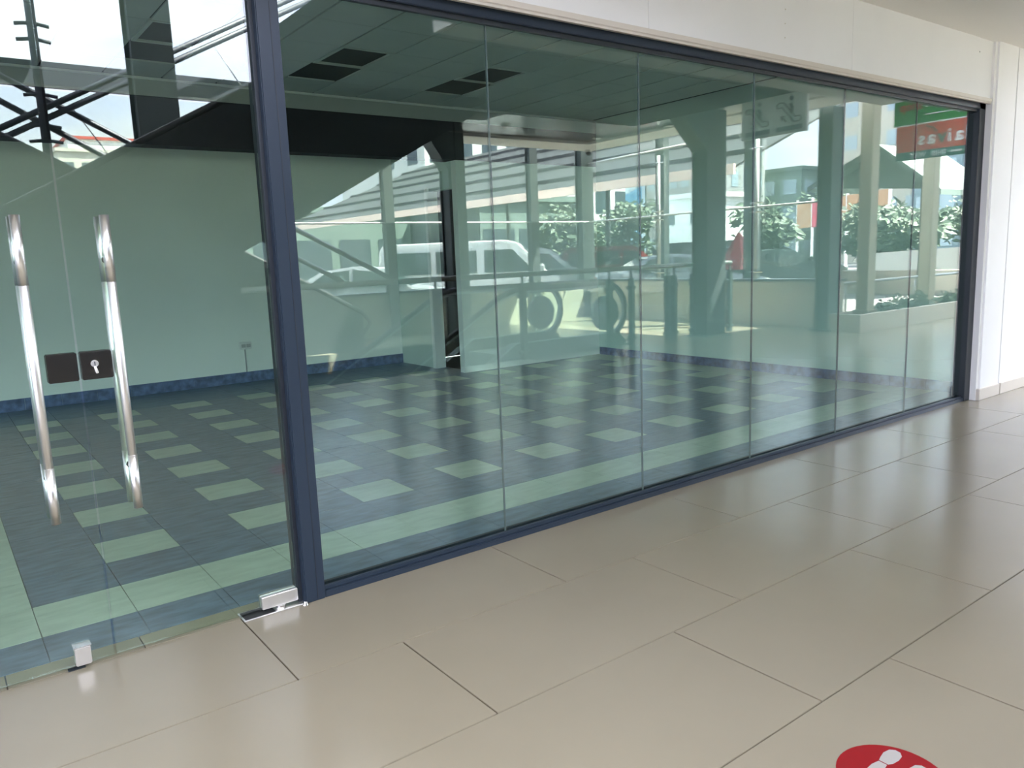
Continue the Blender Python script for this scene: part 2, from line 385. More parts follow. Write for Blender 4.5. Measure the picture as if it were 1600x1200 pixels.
# lock cases
for d, x0, x1 in ((d1, 0.303, 0.3955), (d2, 0.4045, 0.503)):
    k = empty('lock'); k.parent = d
    for s in (-1, 1): MB().box(x0, x1, 0.006 if s > 0 else -0.020, 0.020 if s > 0 else -0.006, 1.024, 1.121).build('lock_case', M_CHROME, k, bevel=0.003)
    if d is d2:
        MB().disc((0.447, -0.021, 1.078), (0, 1, 0), 0.012, 0.006, 20).build('cylinder', M_STEEL, k)
        MB().box(0.4455, 0.4485, -0.0255, -0.0235, 1.071, 1.085).build('keyhole', M_FRAMED, k)
        MB().tube([(0.447, -0.022, 1.068), (0.449, -0.026, 1.058), (0.452, -0.024, 1.045)], 0.004, 8).build('key_tag', M_STEEL, k)
# floor hinge patch
k = empty('patch_hinge'); k.parent = d2
for s in (-1, 1): MB().box(0.938, 1.088, 0.005 if s > 0 else -0.022, 0.022 if s > 0 else -0.005, 0.016, 0.068).build('patch_plate', M_STEEL, k, bevel=0.002)
MB().disc((1.015, -0.010, 0.010), (0, 0, 1), 0.022, 0.012, 24).build('pivot', M_CHROME, k)
MB().box(0.855, 1.13, -0.045, 0.045, 0.0003, 0.004).build('floor_plate', M_STEEL, k, bevel=0.001)
MB().box(0.862, 0.985, -0.040, 0.040, 0.004, 0.0045).build('floor_plate_insert', M_RUBBER, k)
MB().tube([(1.105, -0.055, 0.0), (1.105, -0.055, 0.016)], [0.012, 0.006], 12).build('end_cap', M_CHROME, k)
k = empty('bottom_bolt'); k.parent = d1
for s in (-1, 1): MB().box(0.271, 0.322, 0.006 if s > 0 else -0.020, 0.020 if s > 0 else -0.006, 0.013, 0.080).build('bolt_case', M_STEEL, k, bevel=0.003)
MB().box(0.268, 0.325, -0.022, 0.022, 0.080, 0.084).build('bolt_cap', M_SILVER, k)
MB().box(0.245, 0.300, -0.012, 0.012, 0.0003, 0.003).build('keeper', M_FRAMED, k)

# fascia, cream bead, pilaster
fas = empty('wall_front', kind='structure', label='white fascia above the shop window')
xs = [-9.0, -6.0, -3.6, -1.25, 1.1, 3.15, 5.08, 6.93]
for a, b in zip(xs, xs[1:]): MB().box(a + 0.001, b - 0.001, -0.085, 0.10, 2.505, 2.955).build('fascia_panel', M_WHITE, fas)
MB().box(-9.0, 7.19, -0.07, 0.06, 2.478, 2.507).build('fascia_core', M_WHITE, fas)
MB().box(-9.0, 7.19, -0.095, -0.068, 2.482, 2.512).build('cream_bead', M_TRIM, fas, bevel=0.003)
MB().box(-9.0, 7.19, -0.089, -0.072, 2.470, 2.483).build('cream_bead_lower', M_TRIM, fas)
MB().box(6.93, 7.19, -0.080, 0.10, 2.505, 2.955).build('fascia_end', M_WHITE, fas)
q = MB().disc((6.40 + 0.55, -0.081, 2.85), (0, 1, 0), 0.006, 0.004, 10); q.build('screw', M_BULK, fas)
for x, z in ((4.33, 2.62), (4.33, 2.70), (4.33, 2.78), (4.33, 2.85)): MB().disc((x, -0.0855, z), (0, 1, 0), 0.004, 0.003, 8).build('filled_hole', M_TRIM, fas)
MB().disc((3.72, -0.0855, 2.818), (0, 1, 0), 0.009, 0.004, 12).build('hole', M_FRAMED, fas)
pil = empty('wall_pilaster', kind='structure', label='white pilaster and wall panels beside the window')
MB().box(7.19, 7.23, -0.10, 0.10, 0.0, 2.955).build('reveal', M_SOFFIT, pil)
MB().box(7.23, 7.60, -0.115, 0.10, 0.0, 2.955).build('wall_panel', M_WHITE, pil)
MB().box(7.60, 7.615, -0.09, 0.10, 0.0, 2.955).build('panel_gap', M_BULK, pil)
MB().box(7.615, 12.0, -0.115, 0.10, 0.0, 2.955).build('wall_panel', M_WHITE, pil)
MB().box(7.195, 7.605, -0.128, 0.05, 0.0, 0.10).build('plinth', M_TRIM, pil, bevel=0.004)
MB().box(7.625, 12.0, -0.128, 0.05, 0.0, 0.10).build('plinth', M_TRIM, pil, bevel=0.004)
struct('wall_upper_sun_block', MB().box(-14, 34, -0.05, 8, 3.4, 15.0).box(-14, 16, -0.05, 8, 15.0, 32.0), M_WHITE, 'unseen upper storeys sized to keep the sun off the walkway and landing')  # out of view; height and length shaped to block the sun
win3 = empty('window_added_daylight', kind='structure', label='unseen shop window added left of the doors to let daylight in')  # added out of view so more daylight reaches the shop interior
for k in range(8):
    a = -0.40 - 1.0 * k; MB().box(a - 0.995, a, -GT / 2, GT / 2, 0.02, ZT).build('glass_pane', M_GLASS, win3)
MB().box(-0.40, -0.312, -0.05, 0.05, 0.0, 2.44).build('mullion', M_FRAME, win3, bevel=0.004)
MB().box(-9.0, -0.40, -0.045, 0.045, 0.0, 0.028).build('sill', M_FRAME, win3)
# walkway soffits
q = MB(True); q.box(-9, 3.1, 0.0, 1.35, 2.955, 3.4); q.box(3.1, 9.2, 0.0, 1.9, 2.955, 3.4)
struct('ceiling_walkway', q, M_SOFFIT, 'white walkway soffit above the fascia')
struct('ceiling_sky_block', MB(True).box(-14, 3.1, 0.05, 9.0, 7.2, 7.5), M_SOFFIT, 'unseen high roof added over the escalator hall to cut overhead sky light')  # added out of view to dim the sky light falling on the walkway

# ================================================================== FLOOR STICKER
t = empty('floor_sticker', 'round red floor sticker with white shoe prints at the bottom edge', 'sticker')
cx, cy, R_ = 1.873, -2.112, 0.138
MB().prismz([(R_ * math.cos(2 * PI * k / 48), R_ * math.sin(2 * PI * k / 48)) for k in range(48)], 0.0002, 0.0010).build('disc', M_RED, t)
def sole(px, py):
    toe = [(0.0, -0.014), (0.012, -0.021), (0.038, -0.024), (0.060, -0.021), (0.073, -0.010), (0.074, 0.004), (0.064, 0.016), (0.040, 0.020), (0.014, 0.015), (0.0, 0.011)]
    heel = [(-0.004, -0.013), (-0.004, 0.010), (-0.030, 0.015), (-0.055, 0.014), (-0.066, 0.004), (-0.066, -0.006), (-0.056, -0.016), (-0.030, -0.018)]
    MB().prismz([(px + a, py + b) for a, b in toe], 0.0008, 0.0015).build('toe_print', M_PRINT, t)
    MB().prismz([(px + a, py + b) for a, b in heel], 0.0008, 0.0015).build('heel_print', M_PRINT, t)
sole(0.040, 0.047); sole(0.028, -0.030)
t.location = (cx, cy, 0)
#__OUT__
# ================================================================== OPEN SIDE OF THE WALKWAY (seen mirrored in the glass)
def T(name, mb, m, label, cat, group=None, bevel=0.0, smooth=False):
    return tag(mb.build(name, m, bevel=bevel, smooth=smooth), label, cat, group)
# landing floors, pit and car park ground
struct('floor_landing', MB(True).box(-8, 2.6, 5.35, 10.2, -0.30, -0.002), M_TILE, 'tiled landing beside the escalators')
struct('floor_strip', MB(True).box(2.6, 8.62, 8.2, 10.2, -0.30, -0.002), M_TILE, 'tiled strip behind the escalator pit')
pit = empty('wall_pit', kind='structure', label='dark lined escalator pit')
q = MB(True); q.box(2.4, 2.6, 5.35, 8.2, -5, -0.30); q.box(8.62, 8.8, 5.35, 8.2, -5, -0.30); q.box(2.4, 8.8, 5.2, 5.35, -5, -0.30); q.box(2.4, 8.8, 8.2, 8.35, -5, -0.30); q.box(2.4, 8.8, 5.2, 8.35, -5.2, -5)
q.build('pit_lining', M_CLAD, pit)
q = MB(True); q.box(-80, 160, 10.2, 200, -0.6, -0.15); q.box(12.2, 160, 4.4, 10.2, -0.6, -0.15); q.box(22, 160, -20, 4.4, -0.6, -0.15)
struct('ground', q, M_ASPH, 'grey asphalt of the car park')
# upper slab and soffits
struct('ceiling_upper_slab', MB(True).box(3.1, 8.65, 1.9, 5.35, 3.2, 3.7), M_SLAB, 'dark slab of the floor above')
cs = empty('ceiling_lobby', kind='structure', label='white soffit over the escalator lobby')
MB(True).box(8.65, 10.7, 1.9, 5.45, 3.5, 3.75).build('soffit', M_SOFFIT, cs)
MB(True).box(6.9, 10.7, 5.45, 8.55, 3.52, 3.75).build('metal_ceiling', M_METALC, cs)
MB(True).box(6.9, 11.43, 8.55, 9.33, 3.47, 3.8).build('edge_band', M_SOFFIT, cs)
MB(True).box(10.7, 11.43, 1.9, 8.55, 3.47, 3.8).build('edge_band', M_SOFFIT, cs)
for x, y in ((9.3, 6.2), (10.4, 8.0), (8.0, 7.6), (10.6, 6.4)): MB(True).disc((x, y, 3.497), (0, 0, 1), 0.08, 0.02, 20).build('downlight', M_PLAST, cs)
t = empty('dome_camera', 'small white dome camera under the lobby soffit', 'camera')
MB(True).disc((11.2, 9.1, 3.46), (0, 0, 1), 0.07, 0.08, 16).build('base', M_PLAST, t)
MB(True).tube([(11.2, 9.1, 3.42), (11.2, 9.1, 3.39), (11.2, 9.1, 3.36)], [0.06, 0.05, 0.02], 16).build('dome', M_RUBBER, t, smooth=True)

# steel columns
def column(x, y, wx, wy, z0, z1, label, haunch=0.0, m=None):
    t = empty('steel_column', label, 'column', 'painted steel columns of the glazed lobby')
    m = m or M_COLUMN
    q = MB(True); a, b = wx / 2, wy / 2; tf = min(0.03, wx * 0.2)
    q.box(-a, a, -b, -b + tf, z0, z1); q.box(-a, a, b - tf, b, z0, z1); q.box(-a * 0.82, a * 0.82, -b + tf, b - tf, z0, z1); q.build('shaft', m, t)
    MB(True).box(-a - 0.06, a + 0.06, -b - 0.06, b + 0.06, z0, z0 + 0.03).build('base_plate', m, t)
    if haunch:
        MB(True).prism([(-a, z1 - 0.62), (-a, z1), (-a - haunch, z1), (-a - haunch, z1 - 0.12), (-a - haunch * 0.62, z1 - 0.12)], -b, b).build('haunch', m, t)
    t.location = (x, -y, 0); return t
column(10.12, 5.16, 0.46, 0.30, 0, 3.5, 'large column with a sloped bracket at the end of the handrail', 0.9)
column(11.74, 4.08, 0.30, 0.24, 0, 3.5, 'dark column at the corner of the planter')
column(7.55, 8.6, 0.34, 0.30, 0, 3.5, 'column with a sloped black bracket above the white van', 0.55)
column(2.69, 8.0, 0.50, 0.36, 0, 9.0, 'tall broad column in front of the open sky')
column(7.02, 10.0, 0.19, 0.16, 0, 6.0, 'slim column left of the white van')
column(10.42, 10.0, 0.20, 0.16, 0, 4.2, 'slim column in front of the van windscreen')
column(11.98, 10.1, 0.34, 0.22, 0, 4.2, 'column at the far corner of the glazed lobby')
column(12.36, 8.16, 0.16, 0.22, 0, 4.2, 'slim column behind the beige parapet')
column(12.36, 5.98, 0.16, 0.26, 0, 4.2, 'slim column beside the escalator sign')

# glazed lobby: parapet, cables, tubes, panes
par = empty('wall_parapet', kind='structure', label='low beige parapet round the escalator lobby')
MB(True).box(12.0, 12.2, 4.05, 10.2, -0.15, 0.78).build('parapet_side', M_BEIGE, par)
MB(True).box(-8, 12.0, 10.0, 10.2, -0.15, 0.78).build('parapet_far', M_BEIGE, par)
MB(True).box(11.97, 12.24, 4.02, 10.24, 0.78, 0.82).build('coping', M_DSTEEL, par)
MB(True).box(-8, 11.97, 9.97, 10.24, 0.78, 0.82).build('coping', M_DSTEEL, par)
gz = empty('window_2', kind='structure', label='point-fixed glazing of the escalator lobby')
for a, b in ((-4.4, -1.4), (-1.36, 1.64), (1.68, 4.3), (4.34, 6.98), (7.06, 10.4), (10.46, 11.9)): MB(True).box(a, b, 10.08, 10.09, 0.82, 3.95).build('glass_pane', M_CLEAR, gz)
for a, b in ((4.25, 5.8), (5.88, 8.0), (8.1, 9.95)): MB(True).box(12.10, 12.11, a, b, 0.82, 3.95).build('glass_pane', M_CLEAR, gz)
def tubeT(name, pts, r, m, label, cat, group=None): return tag(MB(True).tube(pts, r, 10).build(name, m, smooth=True), label, cat, group)
tubeT('cable_rod', [(4.3, 10.0, 2.08), (11.98, 10.0, 2.08)], 0.018, M_WTUBE, 'long white rod crossing in front of the parked cars', 'rod')
tubeT('cable_rod', [(12.0, 10.0, 2.08), (12.0, 4.2, 2.09)], 0.018, M_WTUBE, 'white rod running from the corner column towards the sign', 'rod')
tubeT('cable_rod', [(12.0, 10.0, 3.32), (12.0, 6.2, 3.40)], 0.018, M_WTUBE, 'upper white rod under the lobby soffit', 'rod')
for y, lb in ((7.93, 'white post with spider clamps beside the red car'), (5.62, 'white post with spider clamps under the escalator sign')):
    t = empty('spider_post', lb, 'post', 'white posts of the glazing')
    MB(True).tube([(12.0, y, 0.82), (12.0, y, 3.25)], 0.03, 10).build('post', M_WTUBE, t, smooth=True)
    for z in (0.95, 2.0, 2.16, 3.1):
        MB(True).tube([(12.0, y - 0.13, z), (11.95, y, z), (12.0, y + 0.13, z)], 0.014, 6).build('spider_arm', M_SILVER, t)
t = empty('spider_post', 'thin dark mast with clamps before the sky at the door', 'post')
MB(True).tube([(1.62, 9.48, 0.0), (1.62, 9.48, 8.0)], 0.06, 10).build('post', M_DSTEEL, t, smooth=True)
for z in (3.15, 3.35, 3.75, 4.45, 4.65): MB(True).tube([(1.42, 9.48, z), (1.62, 9.48, z + 0.03), (1.82, 9.48, z)], 0.025, 6).build('spider_arm', M_DSTEEL, t)
T('roof_beam', MB(True).box(-6, 7.0, 9.9, 10.15, 3.99, 4.30), M_DSTEEL, 'dark horizontal beam across the sky', 'beam')
for (a, b), lb in zip((((-0.6, 2.4), (6.6, 6.27)), ((-0.6, 2.27), (6.6, 6.12))), ('upper of two bracing tubes rising to the right', 'lower of two bracing tubes rising to the right')):
    tubeT('bracing_tube', [(a[0], 9.60, a[1]), (b[0], 9.60, b[1])], 0.042, M_DSTEEL, lb, 'tube', 'bracing tubes before the sky')
for (a, b), lb in zip((((-1.0, 5.17), (6.80, 1.10)), ((-1.0, 4.90), (5.9, 1.06))), ('upper of two bracing tubes falling to the right', 'lower of two bracing tubes falling to the right')):
    tubeT('bracing_tube', [(a[0], 9.72, a[1]), (b[0], 9.72, b[1])], 0.042, M_DSTEEL, lb, 'tube', 'bracing tubes before the sky')
tubeT('stay_wire', [(2.05, 9.9, 3.7), (3.0, 9.9, 2.2)], 0.008, M_DSTEEL, 'thin stay wire left of the broad column', 'wire')
tubeT('stay_wire', [(4.05, 9.9, 4.9), (4.62, 9.9, 4.02)], 0.010, M_SILVER, 'thin stay wire right of the broad column', 'wire')

# handrail with glass balustrade
hr = empty('glass_balustrade', 'glass balustrade with a round steel handrail along the escalator pit', 'balustrade')
q = MB(True); q.tube([(2.7, 5.3, 1.14), (10.75, 5.3, 1.15), (10.86, 5.3, 1.15)], 0.034, 14); q.build('handrail', M_RAIL, hr, smooth=True)
for x, wd in ((5.08, 0.09), (6.44, 0.07), (8.05, 0.07), (8.50, 0.06), (9.30, 0.07), (9.45, 0.07), (9.90, 0.06), (10.83, 0.07)):
    p = MB(True).box(x - wd / 2, x + wd / 2, 5.26, 5.34, 0.0, 1.0).build('post', M_COLUMN, hr)
    MB(True).box(x - 0.012, x + 0.012, 5.288, 5.312, 1.0, 1.13).build('rail_stem', M_COLUMN, p)
    for z in (0.10, 0.86): MB(True).tube([(x - wd / 2 - 0.05, 5.3, z), (x + wd / 2 + 0.05, 5.3, z)], 0.028, 10).build('glass_clamp', M_COLUMN, p)
for z in (0.86, 0.40): MB(True).box(10.30, 10.80, 5.285, 5.315, z - 0.025, z + 0.025).build('cross_bar', M_COLUMN, hr)
for a, b in ((2.8, 5.0), (5.15, 6.38), (6.5, 8.0), (8.56, 9.24), (9.5, 9.86)): MB(True).box(a, b, 5.295, 5.305, 0.05, 1.0).build('glass_panel', M_CLEAR, hr)

# escalator going down
def esc_path(nx, top, r, xl, dz=0.0):
    """handrail centre line: loop at the newel, level run, slope of 30 degrees down towards small x"""
    pts = []
    for k in range(0, 15):
        a = math.radians(-75 + 165 * k / 14); pts.append((nx + r * math.cos(a), top - r + r * math.sin(a)))
    x1 = nx - 1.55; pts.append((x1, top))
    for k in range(1, 6):
        a = math.radians(30 * k / 5); R0 = 1.2; pts.append((x1 - R0 * math.sin(a), top - R0 * (1 - math.cos(a))))
    x2, z2 = pts[-1]; L = x2 - xl; pts.append((xl, z2 - L * math.tan(math.radians(30))))
    return pts
ed = empty('escalator', 'escalator going down with round newels and black handrails', 'escalator')
for yb, nx in ((5.78, 8.43), (6.85, 8.02)):
    P = esc_path(nx, 0.93, 0.42, 2.2)
    MB(True).tube([(x, yb, z) for x, z in P], 0.035, 10).build('handrail', M_RUBBER, ed, smooth=True)
    P2 = esc_path(nx, 0.88, 0.37, 2.2); MB(True).tube([(x, yb, z) for x, z in P2], 0.022, 8).build('guide_profile', M_ANOD, ed, smooth=True)
    top = [(x, z - 0.04) for x, z in P2 if z > 0.0 or True]
    poly = [p for p in P2] + [(2.2, P2[-1][1] - 0.75), (P2[15][0] - 0.4, 0.05), (nx, 0.05)]
    MB(True).prism(poly, yb - 0.006, yb + 0.006).build('balustrade_glass', M_CLEAR, ed)
    MB(True).disc((nx - 0.02, yb, 0.47), (0, 1, 0), 0.27, 0.05, 28).build('newel_disc', M_COLUMN, ed)
    MB(True).prism([(nx + 0.35, 0.0), (nx + 0.2, 0.16), (6.6, 0.16), (2.2, 0.16 - 4.4 * 0.577), (2.2, -0.35 - 4.4 * 0.577), (6.6, -0.35), (nx, -0.30)], yb - 0.09, yb + 0.09).build('skirt', M_SILVER if False else M_COLUMN, ed)
    MB(True).tube([(nx + 0.1, yb - 0.095, 0.17), (6.6, yb - 0.095, 0.17), (2.2, yb - 0.095, 0.17 - 4.4 * 0.577)], 0.012, 6).build('skirt_trim', M_ANOD, ed)
MB(True).box(7.3, 8.62, 5.87, 6.76, -0.02, 0.002).build('landing_plate', M_SILVER, ed)
for k in range(9):
    x = 7.3 - 0.4 * k; z = 0.0 if k < 2 else -0.23 * (k - 1)
    MB(True).box(x - 0.4, x, 5.87, 6.76, z - 0.22, z).build('step', M_RAIL, ed)
MB(True).prism([(7.2, -0.31), (6.6, -0.36), (2.62, -2.66), (2.62, -3.6), (7.2, -1.0)], 5.70, 6.93).build('truss', M_CLAD, ed)

# escalator going up (dark clad underside)
eu = empty('escalator', 'dark clad escalator rising to the floor above', 'escalator')
sl = 0.53
def zb(x): return 1.86 + sl * (x - 3.42)
prof = [(2.83, zb(2.83)), (3.10, 1.33), (3.10, 0.0), (-2.6, 0.0), (-2.6, 0.55), (-1.8, 0.62), (1.1, 2.16), (3.41, 3.42), (6.75, 5.05), (6.95, 5.05), (6.95, zb(6.3)), (6.3, zb(6.3))]
MB(True).prism(prof, 5.50, 5.56).build('cladding', M_CLAD, eu)
MB(True).prism(prof, 6.72, 6.78).build('cladding', M_CLAD, eu)
MB(True).prism([(2.83, zb(2.83)), (6.3, zb(6.3)), (6.95, zb(6.3)), (6.95, zb(6.3) + 0.1), (6.3, zb(6.3) + 0.1), (2.83, zb(2.83) + 0.1)], 5.56, 6.72).build('underside', M_CLAD, eu)
for k in range(12):
    x = -0.9 + 0.42 * k; MB(True).box(x, x + 0.42, 5.56, 6.72, 0.02 + 0.223 * (k + 1) - 0.2, 0.02 + 0.223 * (k + 1)).build('step', M_DSTEEL, eu)
for yb in (5.53, 6.75):
    MB(True).tube([(-2.6, yb, 0.2), (-2.75, yb, 0.38), (-2.6, yb, 0.58), (-1.8, yb, 0.66), (1.1, yb, 2.20), (3.41, yb, 3.46), (6.75, yb, 5.09)], 0.035, 8).build('handrail', M_RUBBER, eu, smooth=True)

# second upper escalator crossing behind the first, falling to the right
ec = empty('escalator', 'dark clad escalator falling to the right behind the rising one', 'escalator')
def zt(x): return 3.57 - 0.53 * x
prof = [(-6.0, zt(-6.0)), (4.3, zt(4.3)), (5.6, 0.55), (5.6, 0.0), (-2.0, 0.0), (-6.0, zt(-6.0) - 1.6)]
for y0 in (8.42, 9.28): MB(True).prism(prof, y0, y0 + 0.06).build('cladding', M_CLAD, ec)
for k in range(10):
    x = 4.4 - 0.42 * k; MB(True).box(x - 0.42, x, 8.48, 9.28, 0.223 * k, 0.02 + 0.223 * (k + 1)).build('step', M_DSTEEL, ec)
for yb in (8.45, 9.31): MB(True).tube([(-6.0, yb, zt(-6.0) + 0.04), (4.3, yb, zt(4.3) + 0.04), (5.6, yb, 0.60), (5.75, yb, 0.42), (5.6, yb, 0.25)], 0.035, 8).build('handrail', M_RUBBER, ec, smooth=True)

# planter with plants, rail and cream posts
t = empty('planter', 'long low rendered planter at the walkway edge', 'planter')
q = MB(True); q.box(11.6, 19, 3.42, 3.50, 0, 0.28); q.box(11.6, 19, 3.92, 4.0, 0, 0.28); q.box(11.6, 11.68, 3.50, 3.92, 0, 0.28); q.box(18.92, 19, 3.5, 3.92, 0, 0.28); q.build('trough', M_BEIGE, t)
MB(True).box(11.68, 18.92, 3.50, 3.92, 0.0, 0.23).build('soil', M_SOIL, t)
def leaf_clump(mb, c, rx, rz, n, ls, rnd):
    for _ in range(n):
        a = rnd.uniform(0, 2 * PI); r = math.sqrt(rnd.random()) * rx; h = rnd.random()
        p = Vector((c[0] + r * math.cos(a), c[1] + r * math.sin(a), c[2] + h * rz * (1 - (r / rx) ** 2 * 0.6)))
        d = Vector((rnd.uniform(-1, 1), rnd.uniform(-1, 1), rnd.uniform(-0.4, 0.8))).normalized(); e = d.orthogonal().normalized()
        l = ls * rnd.uniform(0.6, 1.3); ww = l * 0.28
        mb.add([p, p + d * l * 0.5 + e * ww, p + d * l - Vector((0, 0, l * 0.2)), p + d * l * 0.5 - e * ww], [(0, 1, 2, 3)])
for k, (x, lb) in enumerate(((12.86, 'low leafy plant at the near end of the planter'), (13.46, 'second low leafy plant in the planter'), (14.04, 'taller leafy plant before the second cream post'), (15.2, 'leafy plant beyond the second cream post'), (16.1, 'leafy plant at the far end of the planter'))):
    rnd = random.Random(k + 3); t = empty('planter_plant', lb, 'plant', 'plants in the planter')
    q = MB(True); leaf_clump(q, (x, 3.7, 0.23), 0.22, 0.20 + 0.05 * (k % 3), 150, 0.12, rnd); q.build('foliage', M_LEAF, t)
    q = MB(True)
    for i in range(5): q.tube([(x + 0.05 * (i - 2), 3.7, 0.22), (x + 0.09 * (i - 2), 3.7 + 0.04 * (i % 3 - 1), 0.36)], 0.006, 5)
    q.build('stems', M_BARK, t)
t = empty('guard_rail', 'thin steel guard rail behind the planter', 'rail')
MB(True).tube([(12.1, 4.1, 0.73), (19, 4.1, 0.73)], 0.025, 8).build('rail', M_RAIL, t, smooth=True)
for x in (12.35, 14.7, 17.0): MB(True).tube([(x, 4.1, -0.1), (x, 4.1, 0.72)], 0.02, 8).build('post', M_RAIL, t, smooth=True)
for x, y, lb in ((12.42, 3.8, 'first cream post standing in the planter'), (14.5, 3.8, 'second cream post standing in the planter')):
    t = empty('cream_post', lb, 'post', 'cream posts in the planter')
    MB(True).box(x - 0.12, x + 0.12, y - 0.1, y + 0.1, 0.0, 4.4).build('shaft', M_BEIGEC, t, bevel=0.01)
    MB(True).box(x - 0.15, x + 0.15, y - 0.13, y + 0.13, 0.22, 0.30).build('collar', M_BEIGEC, t)

# hanging escalator sign (faces along the walkway)
M_SIGNG = mat('sign_grey', (0.86, 0.90, 0.88), 0.6); M_ICON = mat('sign_icon', (0.03, 0.04, 0.045), 0.6); M_SIGNB = mat('sign_blue', (0.03, 0.07, 0.11), 0.6)
sg = empty('escalator_sign', 'grey hanging sign with two escalator pictograms', 'sign')
SX = 9.38
MB(True).box(SX, SX + 0.05, 3.0, 4.0, 2.85, 3.36).build('board', M_SIGNG, sg)
for y in (3.2, 3.8): MB(True).tube([(SX + 0.025, y, 3.36), (SX + 0.025, y, 3.5)], 0.008, 6).build('hanger', M_SILVER, sg)
def sp(pts, r, nm='pictogram_line'):
    MB(True).tube([(SX - 0.004, y, z) for y, z in pts], r, 6).build(nm, M_ICON, sg)
for y0, upw in ((3.06, True), (3.55, False)):
    yy = lambda a: y0 + 0.38 * a                      # a: 0 near the glass .. 1 away from it
    zz_ = lambda b: 2.98 + 0.33 * b
    o1 = [(0.04, 0.10), (0.10, 0.02), (0.32, 0.02), (0.78, 0.62), (0.98, 0.62), (1.0, 0.74), (0.92, 0.82), (0.72, 0.80), (0.28, 0.22), (0.08, 0.22), (0.04, 0.10)]
    sp([(yy(a), zz_(b)) for a, b in o1], 0.009)
    sp([(yy(0.42), zz_(0.36)), (yy(0.40), zz_(0.58)), (yy(0.46), zz_(0.72))], 0.020)
    MB(True).disc((SX - 0.006, yy(0.42), zz_(0.93)), (1, 0, 0), 0.028, 0.012, 14).build('pictogram_head', M_ICON, sg)
    if upw: sp([(yy(0.62), zz_(0.05)), (yy(0.80), zz_(0.28))], 0.008); sp([(yy(0.66), zz_(0.27)), (yy(0.81), zz_(0.29)), (yy(0.80), zz_(0.12))], 0.008)
    else: sp([(yy(0.80), zz_(0.28)), (yy(0.62), zz_(0.05))], 0.008); sp([(yy(0.62), zz_(0.22)), (yy(0.61), zz_(0.04)), (yy(0.78), zz_(0.06))], 0.008)
    MB(True).box(SX - 0.006, SX, yy(0.0), yy(1.0), 2.885, 2.945).build('caption_bar', M_SIGNB, sg)

# directory signs: green board over a red board
M_SGREEN = mat('sign_green', (0.02, 0.22, 0.03), 0.5); M_SRED = mat('sign_red', (0.55, 0.05, 0.02), 0.5); M_SDARK = mat('sign_dark_green', (0.01, 0.11, 0.07), 0.5); M_SWHITE = mat('sign_white', (0.8, 0.8, 0.78), 0.5); M_SORANGE = mat('sign_red_print', (0.5, 0.05, 0.03), 0.5)
DX = 10.7
xd, yd = (0, -1, 0), (0, 0, 1)
s1 = empty('hanging_sign', 'green hanging sign with red and white lettering and a white arrow', 'sign')
MB(True).box(DX, DX + 0.04, 1.35, 2.54, 2.905, 3.32).build('board', M_SGREEN, s1)
MB(True).box(DX - 0.002, DX + 0.042, 1.35, 2.54, 2.892, 2.905).build('white_edge', M_SWHITE, s1)
text_mesh('white_lettering', 'Com', 0.20, M_SWHITE, s1, (DX - 0.004, -1.73, 3.10), xd, yd, bold=0.004)
text_mesh('red_lettering', 'shop', 0.15, M_SORANGE, s1, (DX - 0.004, -2.175, 3.085), xd, yd, bold=0.004)
MB(True).box(DX - 0.005, DX, 1.67, 2.13, 2.998, 3.013).build('arrow_line', M_SWHITE, s1)
MB(True).tube([(DX - 0.004, 1.72, 3.04), (DX - 0.004, 1.665, 3.006), (DX - 0.004, 1.72, 2.97)], 0.007, 6).build('arrow_head', M_SWHITE, s1)
for y in (1.5, 2.4): MB(True).tube([(DX + 0.02, y, 3.32), (DX + 0.02, y, 3.5)], 0.008, 6).build('hanger', M_SILVER, s1)
s2 = empty('hanging_sign', 'red hanging sign with white supermarket lettering over a dark green strip', 'sign')
MB(True).box(DX, DX + 0.04, 1.30, 2.50, 2.555, 2.885).build('board', M_SRED, s2)
MB(True).box(DX, DX + 0.04, 1.30, 2.50, 2.45, 2.555).build('strip', M_SDARK, s2)
for ch, ym in (('N', 1.455), ('a', 1.640), ('i', 1.785), ('v', 1.852), ('a', 1.985), ('s', 2.115)):
    text_mesh('green_letter' if ch == 'v' else 'letter', ch, 0.235, M_SDARK if ch == 'v' else M_SWHITE, s2, (DX - 0.004, -ym, 2.63), xd, yd, bold=0.005)
MB(True).tube([(DX - 0.004, 1.97, 2.77), (DX - 0.004, 2.02, 2.83), (DX - 0.004, 2.11, 2.86)], 0.010, 6).build('leaf_stroke', M_SDARK, s2)
text_mesh('strip_lettering', 'THIS', 0.085, M_SWHITE, s2, (DX - 0.004, -1.835, 2.472), xd, yd, bold=0.002, xs=1.1)
text_mesh('strip_lettering', 'WAY', 0.085, M_SWHITE, s2, (DX - 0.004, -2.105, 2.472), xd, yd, bold=0.002, xs=1.0)
MB(True).box(DX - 0.005, DX, 1.66, 1.79, 2.492, 2.516).build('strip_arrow', M_SWHITE, s2)

